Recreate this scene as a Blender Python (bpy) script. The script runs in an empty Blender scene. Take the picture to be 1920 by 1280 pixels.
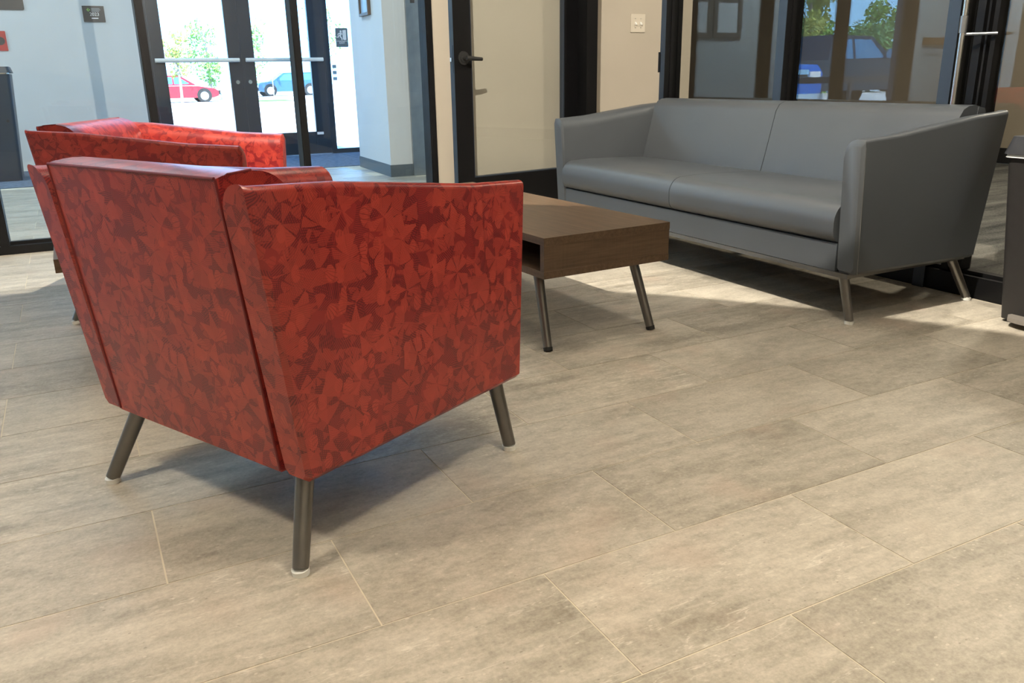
import bpy, bmesh, math, random
from mathutils import Vector, Matrix
random.seed(7)
PI = math.pi
S = bpy.context.scene
COL = S.collection
# ------------------------------------------------------------------ camera
f_px, pit, rol, yaw, CAMH = 1550.3, 0.310637, 0.0179391, 0.476832, 0.875
cy, sy, cp, sp = math.cos(yaw), math.sin(yaw), math.cos(pit), math.sin(pit)
FW = Vector((sy*cp, cy*cp, -sp)); RT = Vector((cy, -sy, 0)); DN = FW.cross(RT)
R2 = math.cos(rol)*RT + math.sin(rol)*DN; D2 = -math.sin(rol)*RT + math.cos(rol)*DN
cd = bpy.data.cameras.new('camera'); cd.sensor_width = 36; cd.lens = 36*f_px/1920; cd.clip_end = 600; cd.clip_start = .02
cam = bpy.data.objects.new('camera', cd); COL.objects.link(cam)
m = Matrix.Identity(4)
for i in range(3):
    m[i][0], m[i][1], m[i][2] = R2[i], -D2[i], -FW[i]
m.translation = (0, 0, CAMH); cam.matrix_world = m; S.camera = cam
def proj(P):
    q = Vector(P)-Vector((0, 0, CAMH)); d = q.dot(FW)
    if d < .05: return None
    return (f_px*q.dot(R2)/d+960, f_px*q.dot(D2)/d+640)
# ------------------------------------------------------------------ world, sun, lamps, exposure
W = bpy.data.worlds.new('world'); S.world = W; W.use_nodes = True
wn = W.node_tree; wn.nodes.clear()
wo = wn.nodes.new('ShaderNodeOutputWorld'); wb = wn.nodes.new('ShaderNodeBackground')
wt = wn.nodes.new('ShaderNodeTexCoord'); wx = wn.nodes.new('ShaderNodeSeparateXYZ'); wr = wn.nodes.new('ShaderNodeValToRGB')
wn.links.new(wt.outputs['Generated'], wx.inputs[0]); wn.links.new(wx.outputs['Z'], wr.inputs[0])
wr.color_ramp.elements[0].position = 0.0; wr.color_ramp.elements[0].color = (.30, .62, 1.0, 1)
wr.color_ramp.elements[1].position = 1.0; wr.color_ramp.elements[1].color = (.10, .26, .62, 1)
e = wr.color_ramp.elements.new(.25); e.color = (.20, .47, .92, 1)
wn.links.new(wr.outputs[0], wb.inputs[0]); wb.inputs[1].default_value = 9.0
wn.links.new(wb.outputs[0], wo.inputs[0])
def lamp(name, kind, loc, power, color, size=.1, rot=(0, 0, 0), **k):
    d = bpy.data.lights.new(name, kind); d.energy = power; d.color = color
    if kind == 'AREA': d.shape = 'DISK'; d.size = size
    elif kind == 'SUN': d.angle = math.radians(.6)
    else: d.shadow_soft_size = size
    for a, b in k.items(): setattr(d, a, b)
    o = bpy.data.objects.new(name, d); o.location = loc; o.rotation_euler = rot; COL.objects.link(o); return o
lamp('sun', 'SUN', (0, -20, 30), 22, (1, .95, .86), rot=(math.radians(38), 0, math.radians(-25)))
WARM = (1, .88, .70)
for x, y, p in ((1.05, .55, 13.5), (1.75, 3.25, 6), (-1.1, 1.4, 22), (2.4, -.2, 6.5), (-.3, -.9, 13)):
    lamp('ceiling_lamp', 'AREA', (x, y, 2.58), p, WARM, .32, spread=math.radians(105))
lamp('cove_lamp', 'POINT', (.5, 1.6, 3.3), 1000, (1, .92, .79), .006)
lamp('vestibule_fill', 'AREA', (-.4, 7.6, 3.3), 40, (.56, .82, 1), 1.2)  # fill lights without a visible fixture, added to brighten the vestibule
lamp('vestibule_fill', 'AREA', (1.3, 7.2, 3.3), 40, (.56, .82, 1), 1.2)
lamp('vestibule_fill', 'AREA', (-3.5, 9.0, 3.3), 150, (.66, .86, 1), 1.0)  # added fill for the pale wall mirrored in the office glass
lamp('vestibule_fill', 'AREA', (-7.1, 8.9, 3.3), 120, (.66, .86, 1), 1.0)  # added fill so the far hall wall shows in the reflection
lamp('office_fill', 'AREA', (5.6, 3.0, 3.2), 105, WARM, .5)  # no visible fixture; fill added to lift the dim office wall
S.view_settings.view_transform = 'Standard'; S.view_settings.look = 'None'
S.view_settings.gamma = 1; S.view_settings.exposure = 0; S.view_settings.use_curve_mapping = False
try: S.cycles.use_denoising = True
except Exception: pass

# ------------------------------------------------------------------ helpers
def link(o, parent=None):
    COL.objects.link(o)
    if parent is not None: o.parent = parent
    return o
def obj(name, me, mat, parent=None, smooth=False, label=None):
    if isinstance(me, bmesh.types.BMesh):
        bm = me; me = bpy.data.meshes.new(name)
        bmesh.ops.recalc_face_normals(bm, faces=bm.faces)
        bm.to_mesh(me); bm.free()
    if mat is not None and not me.materials: me.materials.append(mat)
    if smooth:
        for p in me.polygons: p.use_smooth = True
        try: me.set_sharp_from_angle(angle=math.radians(38))
        except Exception: pass
    o = bpy.data.objects.new(name, me); link(o, parent)
    if label: o['label'] = label
    return o
def tag(o, label, cat, group=None):
    o['label'] = label; o['category'] = cat
    if group: o['group'] = group
    return o
def struct(o): o['kind'] = 'structure'; return o
def empty(name, loc=(0, 0, 0), rz=0):
    o = bpy.data.objects.new(name, None); o.location = loc; o.rotation_euler = (0, 0, rz); o.empty_display_size = .1
    return link(o)
def box(bm, x0, x1, y0, y1, z0, z1):
    v = [bm.verts.new((x, y, z)) for z in (z0, z1) for y in (y0, y1) for x in (x0, x1)]
    for f in ((0, 2, 3, 1), (4, 5, 7, 6), (0, 1, 5, 4), (2, 6, 7, 3), (0, 4, 6, 2), (1, 3, 7, 5)): bm.faces.new([v[i] for i in f])
    return v
def B(*a, bev=0, seg=2):
    bm = bmesh.new()
    if isinstance(a[0], (tuple, list)):
        for q in a: box(bm, *q)
    else: box(bm, *a)
    if bev: bevel(bm, bev, seg)
    return bm
def bevel(bm, w, seg=2, ang=30):
    es = [e for e in bm.edges if len(e.link_faces) == 2 and e.calc_face_angle(0) > math.radians(ang)]
    bmesh.ops.bevel(bm, geom=es, offset=w, segments=seg, affect='EDGES', profile=.5, clamp_overlap=True)
def prism(bm, poly, fn, a, b):
    """extrude a 2D polygon between a and b; fn(u,v,w) -> xyz"""
    va = [bm.verts.new(fn(u, v, a)) for u, v in poly]; vb = [bm.verts.new(fn(u, v, b)) for u, v in poly]
    n = len(poly)
    for i in range(n): bm.faces.new((va[i], va[(i+1) % n], vb[(i+1) % n], vb[i]))
    bm.faces.new(va[::-1]); bm.faces.new(vb)
def tube(bm, pts, r, n=14, cap=True):
    pts = [Vector(p) for p in pts]; rs = r if isinstance(r, (list, tuple)) else [r]*len(pts); rings = []
    for i, p in enumerate(pts):
        t = (pts[min(i+1, len(pts)-1)]-pts[max(i-1, 0)]).normalized()
        a = Vector((0, 0, 1)) if abs(t.z) < .9 else Vector((1, 0, 0))
        u = t.cross(a).normalized(); w = t.cross(u)
        rings.append([bm.verts.new(p+rs[i]*(math.cos(2*PI*k/n)*u+math.sin(2*PI*k/n)*w)) for k in range(n)])
    for A_, B_ in zip(rings, rings[1:]):
        for k in range(n): bm.faces.new((A_[k], A_[(k+1) % n], B_[(k+1) % n], B_[k]))
    if cap: bm.faces.new(rings[0][::-1]); bm.faces.new(rings[-1])
def disc(bm, c, axis, r, h, n=24):
    c = Vector(c); tube(bm, [c, c+Vector(axis)*h], r, n)
def boxuv(me, sc=1.0):
    uv = me.uv_layers.new(name='UVMap')
    for p in me.polygons:
        n = p.normal; a = max(range(3), key=lambda i: abs(n[i])*(1.25 if i < 2 else 1))
        for li in p.loop_indices:
            c = me.vertices[me.loops[li].vertex_index].co
            q = (c.y, c.z) if a == 0 else (c.x, c.z) if a == 1 else (c.x, c.y)
            uv.data[li].uv = (q[0]*sc, q[1]*sc)
def text_mesh(name, s, size, mat, parent, mtx):
    cu = bpy.data.curves.new(name, 'FONT'); cu.body = s; cu.size = size; cu.extrude = .0006; cu.align_x = 'CENTER'; cu.align_y = 'CENTER'
    t = bpy.data.objects.new(name, cu); COL.objects.link(t)
    dg = bpy.context.evaluated_depsgraph_get(); me = bpy.data.meshes.new_from_object(t.evaluated_get(dg))
    bpy.data.objects.remove(t); bpy.data.curves.remove(cu)
    me.transform(mtx); me.materials.clear()
    return obj(name, me, mat, parent)

# ------------------------------------------------------------------ materials
class NT:
    def __init__(s, name):
        s.m = bpy.data.materials.new(name); s.m.use_nodes = True; s.t = s.m.node_tree; s.t.nodes.clear()
        s.out = s.n('ShaderNodeOutputMaterial')
    def n(s, k, **kw):
        q = s.t.nodes.new(k)
        for a, b in kw.items(): setattr(q, a, b)
        return q
    def put(s, sock, v):
        if isinstance(v, bpy.types.NodeSocket): s.t.links.new(v, sock)
        elif v is not None: sock.default_value = v
    def math(s, op, a, b=None, c=None, clamp=False):
        q = s.n('ShaderNodeMath', operation=op, use_clamp=clamp)
        for i, v in enumerate((a, b, c)):
            if v is not None: s.put(q.inputs[i], v)
        return q.outputs[0]
    def vmath(s, op, a, b=None):
        q = s.n('ShaderNodeVectorMath', operation=op); s.put(q.inputs[0], a)
        if b is not None: s.put(q.inputs[3 if op == 'SCALE' else 1], b)
        return q.outputs[0]
    def noise(s, vec, scale, detail=3, rough=.55, dim='3D'):
        q = s.n('ShaderNodeTexNoise', noise_dimensions=dim); s.put(q.inputs['Vector'], vec)
        q.inputs['Scale'].default_value = scale; q.inputs['Detail'].default_value = detail; q.inputs['Roughness'].default_value = rough
        return q.outputs[0]
    def mapr(s, v, a, b, c=0., d=1.):
        q = s.n('ShaderNodeMapRange'); s.put(q.inputs[0], v)
        for i, x in enumerate((a, b, c, d)): s.put(q.inputs[i+1], x)
        return q.outputs[0]
    def mix(s, f, a, b, mode='MIX'):
        q = s.n('ShaderNodeMix', data_type='RGBA', blend_type=mode); s.put(q.inputs[0], f)
        for i, v in ((6, a), (7, b)):
            s.put(q.inputs[i], (*v, 1) if isinstance(v, tuple) and len(v) == 3 else v)
        return q.outputs[2]
    def bsdf(s, color, rough=.5, metal=0., spec=.5, normal=None, emis=None, sheen=0):
        q = s.n('ShaderNodeBsdfPrincipled')
        s.put(q.inputs['Base Color'], (*color, 1) if isinstance(color, tuple) else color)
        s.put(q.inputs['Roughness'], rough); s.put(q.inputs['Metallic'], metal); s.put(q.inputs['Specular IOR Level'], spec)
        if sheen: q.inputs['Sheen Weight'].default_value = sheen
        if normal is not None: s.put(q.inputs['Normal'], normal)
        s.t.links.new(q.outputs[0], s.out.inputs[0]); return q
    def bump(s, h, strength=.2, dist=.002):
        q = s.n('ShaderNodeBump'); q.inputs['Strength'].default_value = strength; q.inputs['Distance'].default_value = dist
        s.put(q.inputs['Height'], h); return q.outputs[0]
def plain(name, color, rough=.5, metal=0., spec=.5, var=.06, sc=6., bump=0.):
    t = NT(name); tc = t.n('ShaderNodeTexCoord').outputs['Object']; nz = t.noise(tc, sc, 4)
    k = t.mapr(nz, .3, .7, 1-var, 1+var)
    c = t.n('ShaderNodeMix', data_type='RGBA', blend_type='MULTIPLY'); c.inputs[0].default_value = 1
    c.inputs[6].default_value = (*color, 1); t.t.links.new(k, c.inputs[7])
    nm = t.bump(t.noise(tc, 260, 2), bump, .001) if bump else None
    t.bsdf(c.outputs[2], t.mapr(nz, .3, .7, rough*.93, min(1, rough*1.07)), metal, spec, nm); return t.m
M = {}
M['black'] = plain('black_aluminium', (.004, .004, .0045), .45, 0, .22, .02)
M['frame'] = plain('sky_tinted_aluminium', (.022, .031, .045), .32, .0, .4, .01)  # blue of the reflected sky is mixed into the frame colour
M['cream'] = plain('cream_wall_paint', (.455, .405, .33), .75, 0, .25, .03, 2, .04)
M['white_wall'] = plain('pale_grey_wall_paint', (.62, .64, .65), .7, 0, .3, .03, 2)
M['pale_wall'] = plain('office_wall_paint', (.52, .45, .36), .75, 0, .25, .03, 2)
M['ceiling'] = plain('ceiling_paint', (.74, .72, .68), .9, 0, .2, .03, 2)
M['base'] = plain('grey_rubber_base', (.10, .125, .145), .5)
M['steel'] = plain('brushed_steel', (.36, .38, .40), .3, .9, .5, .1, 12)
M['chrome'] = plain('chrome', (.75, .77, .78), .14, 1., .5, .03)
M['gun'] = plain('gunmetal_tube', (.20, .19, .175), .30, .85, .5, .08, 20)
M['white'] = plain('white_plastic', (.82, .82, .78), .4)
M['blacktip'] = plain('black_rubber', (.012, .012, .012), .6)
M['under'] = plain('black_dust_cover', (.012, .012, .013), .9)
M['dark_sign'] = plain('dark_sign_plastic', (.055, .05, .05), .45)
M['slate_sign'] = plain('slate_sign_plastic', (.10, .14, .17), .45)
M['red_sign'] = plain('red_sign_plastic', (.45, .03, .03), .4)
M['sign_white'] = plain('sign_white', (.80, .82, .84), .5)
M['sign_grey'] = plain('sign_grey', (.33, .36, .38), .5)
M['green'] = plain('logo_green', (.25, .48, .10), .5)
M['bin'] = plain('charcoal_plastic', (.022, .021, .021), .5, 0, .4, .1, 30, .1)
M['binlid'] = plain('grey_lid_plastic', (.022, .023, .026), .6, 0, .2)
M['navybin'] = plain('navy_bin_metal', (.014, .030, .052), .4)
M['pedal'] = plain('taupe_pedal', (.20, .18, .16), .5)
M['oak'] = plain('brown_frame_wood', (.10, .065, .045), .5, 0, .4, .2, 15)
M['oakr'] = plain('orange_brown_wood', (.34, .16, .06), .5, 0, .4, .2, 12)
M['print'] = plain('picture_print', (.30, .42, .55), .4, 0, .5, .35, 4)
M['switch'] = plain('ivory_plastic', (.62, .56, .46), .4, 0, .5, .02)
M['concrete'] = plain('pale_concrete', (.62, .61, .58), .9, 0, .2, .06, .6)
M['grass'] = plain('lawn', (.10, .26, .05), .95, 0, .1, .3, 3)
M['bark'] = plain('bark', (.30, .26, .22), .9, 0, .2, .25, 8)
M['rubber'] = plain('tyre', (.02, .02, .02), .8)
M['carglass'] = plain('sky_tinted_car_glass', (.06, .18, .32), .06, 0, .9)  # sky reflection put into the glass as a blue base colour
M['rail'] = plain('brown_rail_paint', (.045, .035, .03), .6)
def tile_mat():
    t = NT('stone_look_tile'); oi = t.n('ShaderNodeObjectInfo'); tc = t.n('ShaderNodeTexCoord').outputs['Object']
    rnd = oi.outputs['Random']; off = t.n('ShaderNodeCombineXYZ')
    t.put(off.inputs[0], t.math('MULTIPLY', rnd, 37.)); t.put(off.inputs[1], t.math('MULTIPLY', rnd, 91.)); t.put(off.inputs[2], t.math('MULTIPLY', rnd, 53.))
    P = t.vmath('ADD', tc, off.outputs[0])
    Ps = t.vmath('MULTIPLY', P, (1.0, 7.0, 1.0)); Pw = t.vmath('MULTIPLY', P, (1.3, 2.6, 1.))
    r2 = t.math('FRACT', t.math('MULTIPLY', rnd, 17.31)); r3 = t.math('FRACT', t.math('MULTIPLY', rnd, 71.7))
    streak = t.noise(Ps, 2.2, 6, .62); blotch = t.noise(Pw, 3.0, 5, .6); fine = t.noise(P, 130, 3, .7); mid = t.noise(t.vmath('MULTIPLY', P, (1, 1.8, 1)), 26, 5, .7)
    sk = t.math('ADD', .35, t.math('MULTIPLY', r2, .65))
    v = t.math('MULTIPLY', t.math('SUBTRACT', streak, .5), sk)
    v = t.math('ADD', t.math('MULTIPLY', v, 1.25), t.math('MULTIPLY', t.math('SUBTRACT', blotch, .5), .6))
    v = t.math('ADD', v, t.math('MULTIPLY', t.math('SUBTRACT', mid, .5), .70))
    v = t.math('ADD', v, t.math('MULTIPLY', t.math('SUBTRACT', fine, .5), .55))
    v = t.math('ADD', v, t.math('MULTIPLY', t.math('SUBTRACT', r3, .5), .24))
    f = t.mapr(v, -.34, .34)
    c = t.mix(f, (.235, .208, .162), (.58, .525, .435))
    # thin pale veins along the long side
    vn = t.noise(t.vmath('MULTIPLY', t.vmath('ADD', P, (3.1, 5.2, 0)), (.9, 6.5, 1.)), 1.5, 5, .6)
    vein = t.math('SUBTRACT', 1., t.mapr(t.math('ABSOLUTE', t.math('SUBTRACT', vn, .5)), 0., .006))
    vein = t.math('MULTIPLY', vein, t.mapr(r2, .25, .8, 0., .5)); vein = t.math('MULTIPLY', vein, t.mapr(mid, .42, .55))
    c = t.mix(vein, c, (.80, .75, .65))
    # short fossil flecks
    fl = t.n('ShaderNodeTexVoronoi', feature='F1'); t.put(fl.inputs['Vector'], t.vmath('ADD', t.vmath('ADD', t.vmath('MULTIPLY', P, (1., 1.9, 1.)), t.vmath('SCALE', t.n('ShaderNodeTexNoise').outputs[1], .0)), t.vmath('SCALE', t.n('ShaderNodeTexNoise').outputs[1], .0)))
    fl.inputs['Scale'].default_value = 55
    fk = t.math('MULTIPLY', t.math('LESS_THAN', fl.outputs['Distance'], .16), t.math('GREATER_THAN', t.n('ShaderNodeSeparateColor').outputs[0], 2.))
    sc = t.n('ShaderNodeSeparateColor'); t.put(sc.inputs[0], fl.outputs['Color'])
    fk = t.math('MULTIPLY', t.math('LESS_THAN', fl.outputs['Distance'], t.math('MULTIPLY', mid, .42)), t.math('GREATER_THAN', sc.outputs[0], .86))
    c = t.mix(t.math('MULTIPLY', fk, .38), c, (.70, .64, .54))
    dk = t.math('MULTIPLY', t.math('LESS_THAN', fl.outputs['Distance'], .15), t.math('LESS_THAN', sc.outputs[0], .10))
    c = t.mix(t.math('MULTIPLY', dk, .45), c, (.16, .13, .10))
    pk = t.noise(t.vmath('ADD', P, (9, 4, 2)), 4.5, 2, .5)
    c = t.mix(t.mapr(pk, .58, .75, 0., .35), c, (.50, .38, .30))
    t.bsdf(c, t.mapr(blotch, .3, .7, .38, .50), 0, .42, t.bump(t.math('ADD', fine, mid), .10, .0015)); return t.m
M['tile'] = tile_mat()
M['grout'] = plain('pale_grout', (.62, .56, .44), .9, 0, .2, .12, 9)
def red_mat():
    t = NT('red_leaf_print_vinyl'); uv = t.n('ShaderNodeUVMap').outputs[0]
    wob = t.n('ShaderNodeTexNoise', noise_dimensions='2D'); t.put(wob.inputs['Vector'], uv); wob.inputs['Scale'].default_value = 22
    U = t.vmath('ADD', uv, t.vmath('SCALE', t.vmath('SUBTRACT', wob.outputs[1], (.5, .5, .5)), .008))
    def fan(scale, rnd_, nsec, seed):
        V = t.n('ShaderNodeTexVoronoi', voronoi_dimensions='2D', feature='F1'); V.inputs['Scale'].default_value = scale; V.inputs['Randomness'].default_value = rnd_
        t.put(V.inputs['Vector'], t.vmath('ADD', U, (seed, seed*.37, 0)))
        d = t.vmath('SUBTRACT', t.vmath('ADD', U, (seed, seed*.37, 0)), V.outputs['Position'])
        sx = t.n('ShaderNodeSeparateXYZ'); t.put(sx.inputs[0], d); cs = t.n('ShaderNodeSeparateColor'); t.put(cs.inputs[0], V.outputs['Color'])
        th = t.math('ADD', t.math('ARCTAN2', sx.outputs[1], sx.outputs[0]), t.math('MULTIPLY', cs.outputs[0], 6.28))
        k = t.math('MULTIPLY', th, nsec/6.2832); fl = t.math('FLOOR', k); fr = t.math('FRACT', k)
        wv = t.n('ShaderNodeCombineXYZ'); t.put(wv.inputs[0], fl); t.put(wv.inputs[1], t.math('MULTIPLY', cs.outputs[1], 91.))
        wnz = t.n('ShaderNodeTexWhiteNoise', noise_dimensions='2D'); t.put(wnz.inputs['Vector'], wv.outputs[0])
        wsec = t.math('ADD', .35, t.math('MULTIPLY', wnz.outputs[0], .75))
        r = t.math('MULTIPLY', V.outputs['Distance'], 1.)
        rmax = t.math('ADD', .22, t.math('MULTIPLY', wnz.outputs[0], .42))
        inside = t.math('MULTIPLY', t.math('LESS_THAN', fr, wsec), t.math('LESS_THAN', r, rmax))
        inside = t.math('MULTIPLY', inside, t.math('GREATER_THAN', wnz.outputs[0], .45))
        inside = t.math('MULTIPLY', inside, t.mapr(t.math('FRACT', t.math('MULTIPLY', wnz.outputs[0], 23.)), 0., 1., .62, 1.))
        lines = t.math('GREATER_THAN', t.math('SINE', t.math('MULTIPLY', th, 34.)), .70)
        lines = t.math('MULTIPLY', lines, t.math('MULTIPLY', t.math('GREATER_THAN', r, .16), t.math('LESS_THAN', wnz.outputs[0], .62)))
        return inside, lines
    a, la = fan(13.5, .45, 8, 3.3); b, lb = fan(23.0, .9, 6, 8.1)
    V2 = t.n('ShaderNodeTexVoronoi', voronoi_dimensions='2D', feature='F1'); V2.inputs['Scale'].default_value = 32
    t.put(V2.inputs['Vector'], t.vmath('MULTIPLY', U, (1., .7, 1.))); c2 = t.n('ShaderNodeSeparateColor'); t.put(c2.inputs[0], V2.outputs['Color'])
    blob = t.math('MULTIPLY', t.math('LESS_THAN', V2.outputs['Distance'], .33), t.math('GREATER_THAN', c2.outputs[0], .62))
    def hatch(scale, seed, freq, thr):
        V = t.n('ShaderNodeTexVoronoi', voronoi_dimensions='2D', feature='F1'); V.inputs['Scale'].default_value = scale
        q = t.vmath('ADD', U, (seed, seed*.61, 0)); t.put(V.inputs['Vector'], q)
        cs = t.n('ShaderNodeSeparateColor'); t.put(cs.inputs[0], V.outputs['Color']); an = t.math('MULTIPLY', cs.outputs[0], 6.2832)
        sx = t.n('ShaderNodeSeparateXYZ'); t.put(sx.inputs[0], q)
        u = t.math('ADD', t.math('MULTIPLY', sx.outputs[0], t.math('COSINE', an)), t.math('MULTIPLY', sx.outputs[1], t.math('SINE', an)))
        n = t.noise(q, 60, 2, .5, '2D')
        l = t.math('GREATER_THAN', t.math('SINE', t.math('ADD', t.math('MULTIPLY', u, freq), t.math('MULTIPLY', n, 2.5))), thr)
        return t.math('MULTIPLY', l, t.math('GREATER_THAN', cs.outputs[1], .30))
    h1 = hatch(18., 2.7, 1450., .25); h2 = hatch(22., 6.1, 1750., .40)
    v = t.math('MAXIMUM', t.math('MULTIPLY', a, .95), t.math('MULTIPLY', b, .70)); v = t.math('MAXIMUM', v, blob)
    ln = t.math('MAXIMUM', la, t.math('MULTIPLY', lb, .8)); hh = t.math('MAXIMUM', h1, h2)
    base = t.mix(hh, (.255, .0185, .0185), (.125, .008, .0125))
    c = t.mix(v, base, (.405, .047, .031))
    c = t.mix(t.math('MULTIPLY', t.math('MAXIMUM', t.math('MULTIPLY', ln, v), t.math('MULTIPLY', h2, .45)), .6), c, (.16, .011, .013))
    fine = t.noise(uv, 900, 2, .6)
    t.bsdf(c, .33, 0, .6, t.bump(fine, .06, .0005)); return t.m
M['red'] = red_mat()
M['redpipe'] = plain('dark_red_piping', (.16, .012, .014), .5)
def vinyl(name, col, rough):
    t = NT(name); tc = t.n('ShaderNodeTexCoord').outputs['Object']; nz = t.noise(tc, 3, 3); g = t.noise(tc, 600, 2)
    c = t.mix(t.mapr(nz, .3, .7), tuple(x*.95 for x in col), tuple(x*1.05 for x in col))
    t.bsdf(c, t.mapr(nz, .3, .7, rough*.93, rough*1.08), 0, .42, t.bump(g, .10, .0006)); return t.m
M['grey'] = vinyl('slate_grey_vinyl', (.056, .062, .068), .40)
M['stitch'] = plain('grey_stitching', (.13, .13, .125), .7)
def wood(name, swap=False):
    t = NT(name); tc = t.n('ShaderNodeTexCoord').outputs['Object']
    if swap:
        sx = t.n('ShaderNodeSeparateXYZ'); t.put(sx.inputs[0], tc); cx = t.n('ShaderNodeCombineXYZ')
        for a_, b_ in ((0, 1), (1, 0), (2, 2)): t.put(cx.inputs[a_], sx.outputs[b_])
        tc = cx.outputs[0]
    P = t.vmath('MULTIPLY', tc, (2.2, 26., 26.)); g = t.noise(P, 2.5, 6, .62); g2 = t.noise(t.vmath('MULTIPLY', tc, (1.2, 70., 70.)), 3, 3, .6)
    x = t.noise(t.vmath('MULTIPLY', tc, (130., 6., 6.)), 1., 3, .6)
    v = t.math('ADD', t.math('MULTIPLY', g, .7), t.math('MULTIPLY', g2, .3)); v = t.math('ADD', v, t.math('MULTIPLY', t.math('SUBTRACT', x, .5), .18))
    c = t.mix(t.mapr(v, .32, .68), (.052, .030, .016), (.130, .080, .045))
    t.bsdf(c, .42, 0, .45, t.bump(v, .06, .001)); return t.m
M['wood'] = wood('walnut_laminate'); M['woodx'] = wood('walnut_laminate_cross', True)
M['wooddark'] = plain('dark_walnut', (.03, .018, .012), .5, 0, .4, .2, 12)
def carpet(name, a, b, sc, stripe):
    t = NT(name); tc = t.n('ShaderNodeTexCoord').outputs['Object']; n1 = t.noise(tc, sc, 3, .8); n2 = t.noise(t.vmath('MULTIPLY', tc, stripe), 1., 3, .6)
    v = t.math('ADD', t.math('MULTIPLY', n1, .5), t.math('MULTIPLY', n2, .5)); c = t.mix(t.mapr(v, .38, .62), a, b)
    t.bsdf(c, .95, 0, .1, t.bump(n1, .5, .004)); return t.m
M['carpet'] = carpet('grey_striped_carpet', (.045, .046, .048), (.24, .235, .22), 140, (1.2, 9., 1.))
M['mat'] = carpet('blue_grey_entrance_carpet', (.075, .10, .14), (.17, .22, .29), 160, (20., 20., 1.))
def glass(name, r0, tint):
    t = NT(name); lw = t.n('ShaderNodeLayerWeight'); lw.inputs[0].default_value = .5
    F = t.math('ADD', r0, t.math('MULTIPLY', t.math('POWER', lw.outputs['Facing'], 5.), 1-r0))
    tr = t.n('ShaderNodeBsdfTransparent'); tr.inputs[0].default_value = (*tint, 1)
    gl = t.n('ShaderNodeBsdfAnisotropic'); gl.inputs['Roughness'].default_value = 0.0; gl.inputs[0].default_value = (1, 1, 1, 1)
    mx = t.n('ShaderNodeMixShader'); t.put(mx.inputs[0], F); t.t.links.new(tr.outputs[0], mx.inputs[1]); t.t.links.new(gl.outputs[0], mx.inputs[2])
    t.t.links.new(mx.outputs[0], t.out.inputs[0]); return t.m
M['glass'] = glass('clear_glass', .035, (.95, .965, .965))
M['glass_office'] = glass('office_glass', .06, (.90, .91, .90))
M['glass_ext'] = glass('exterior_glass', .04, (.93, .96, .96))
def leafmat(name, a, b):
    t = NT(name); oi = t.n('ShaderNodeTexCoord').outputs['Object']; n = t.noise(oi, 1.2, 3); c = t.mix(t.mapr(n, .3, .7), a, b)
    t.bsdf(c, .7, 0, .2); return t.m
M['leaf'] = leafmat('green_leaves', (.12, .26, .05), (.30, .50, .12)); M['leafy'] = leafmat('yellow_green_leaves', (.26, .32, .06), (.50, .50, .15))
M['leafd'] = leafmat('deep_green_leaves', (.10, .23, .09), (.22, .40, .16))
def paint(name, c): return plain(name, c, .18, .1, .6, .03, 2)

# ------------------------------------------------------------------ setting: floor, ceiling, walls
XG = 3.14           # office glazing plane
YS = 5.17           # front face of the vestibule glazing
ROW, LEN, Y0, XO, XE = .3075, .6172, .844, .3395, .651
floor = struct(obj('floor', B(-8, 3.21, -3, 10.3, -.12, -.0011), M['grout']))
def tile_mesh(w, h, full=True):
    g = .0016; bm = bmesh.new()
    if full:
        box(bm, -w/2+g, w/2-g, -h/2+g, h/2-g, -.010, 0); bevel(bm, .0012, 1)
    else:
        v = [bm.verts.new((x, y, 0)) for x, y in ((-w/2+g, -h/2+g), (w/2-g, -h/2+g), (w/2-g, h/2-g), (-w/2+g, h/2-g))]; bm.faces.new(v)
    bmesh.ops.recalc_face_normals(bm, faces=bm.faces)
    me = bpy.data.meshes.new('tile'); bm.to_mesh(me); bm.free(); me.materials.append(M['tile']); return me
tmc = {}; rest = bmesh.new(); cand = []
for k in range(-12, 26):
    ya, yb = Y0+ROW*k, Y0+ROW*(k+1); ym = (ya+yb)/2
    if yb > 8.66: break
    st = XO if k % 2 else XE
    for n in range(-14, 8):
        xa, xb = st+LEN*n, st+LEN*(n+1)
        if xa >= 3.06 or xb < -8: continue
        xb2 = min(xb, 3.083)
        if ym > 7.45 and (xa+xb2)/2 > 2.6: continue
        ps = [proj(((xa*(4-i)+xb2*i)/4, y, 0)) for i in range(5) for y in (ya, ym, yb)]
        vis = any(p and -60 < p[0] < 1980 and -40 < p[1] < 1340 for p in ps)
        cand.append((vis, xa, xb2, ya, yb))
nt = 0
for vis, xa, xb, ya, yb in cand:
    w, h = xb-xa, yb-ya; c = ((xa+xb)/2, (ya+yb)/2)
    if vis and nt < 298:
        key = round(w, 3)
        if key not in tmc: tmc[key] = tile_mesh(w, h)
        o = bpy.data.objects.new('tile', tmc[key]); o.location = (c[0], c[1], 0); link(o, floor); nt += 1
    else: box(rest, xa+.0016, xb-.0016, ya+.0016, yb-.0016, -.010, 0)
o = obj('tile_field', rest, M['tile'], floor); o['kind'] = 'stuff'
struct(obj('ceiling', B(-8.2, 8.1, -3.2, 10.5, 3.4, 3.6), M['ceiling']))
bm = bmesh.new(); disc(bm, (.1, 1.19, 2.60), (0, 0, 1), .95, .04, 96)
struct(obj('cove_light_blocker', bm, M['ceiling'], None, True))             # unseen disc added to cut the cove lamp's light into an arc
struct(obj('wall_left', B(-8.2, -8, -3.2, 10.5, -.2, 3.4), M['white_wall']))
struct(obj('wall_front', B(-8, 8.1, -3.2, -3, -.12, 3.4), M['cream']))
struct(obj('wall_back', B(2.152, 4.25, 5.215, 5.34, 0, 3.4), M['cream']))
struct(obj('wall_office', B(7.9, 8.1, -3, 10.5, -.12, 3.4), M['pale_wall']))
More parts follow.
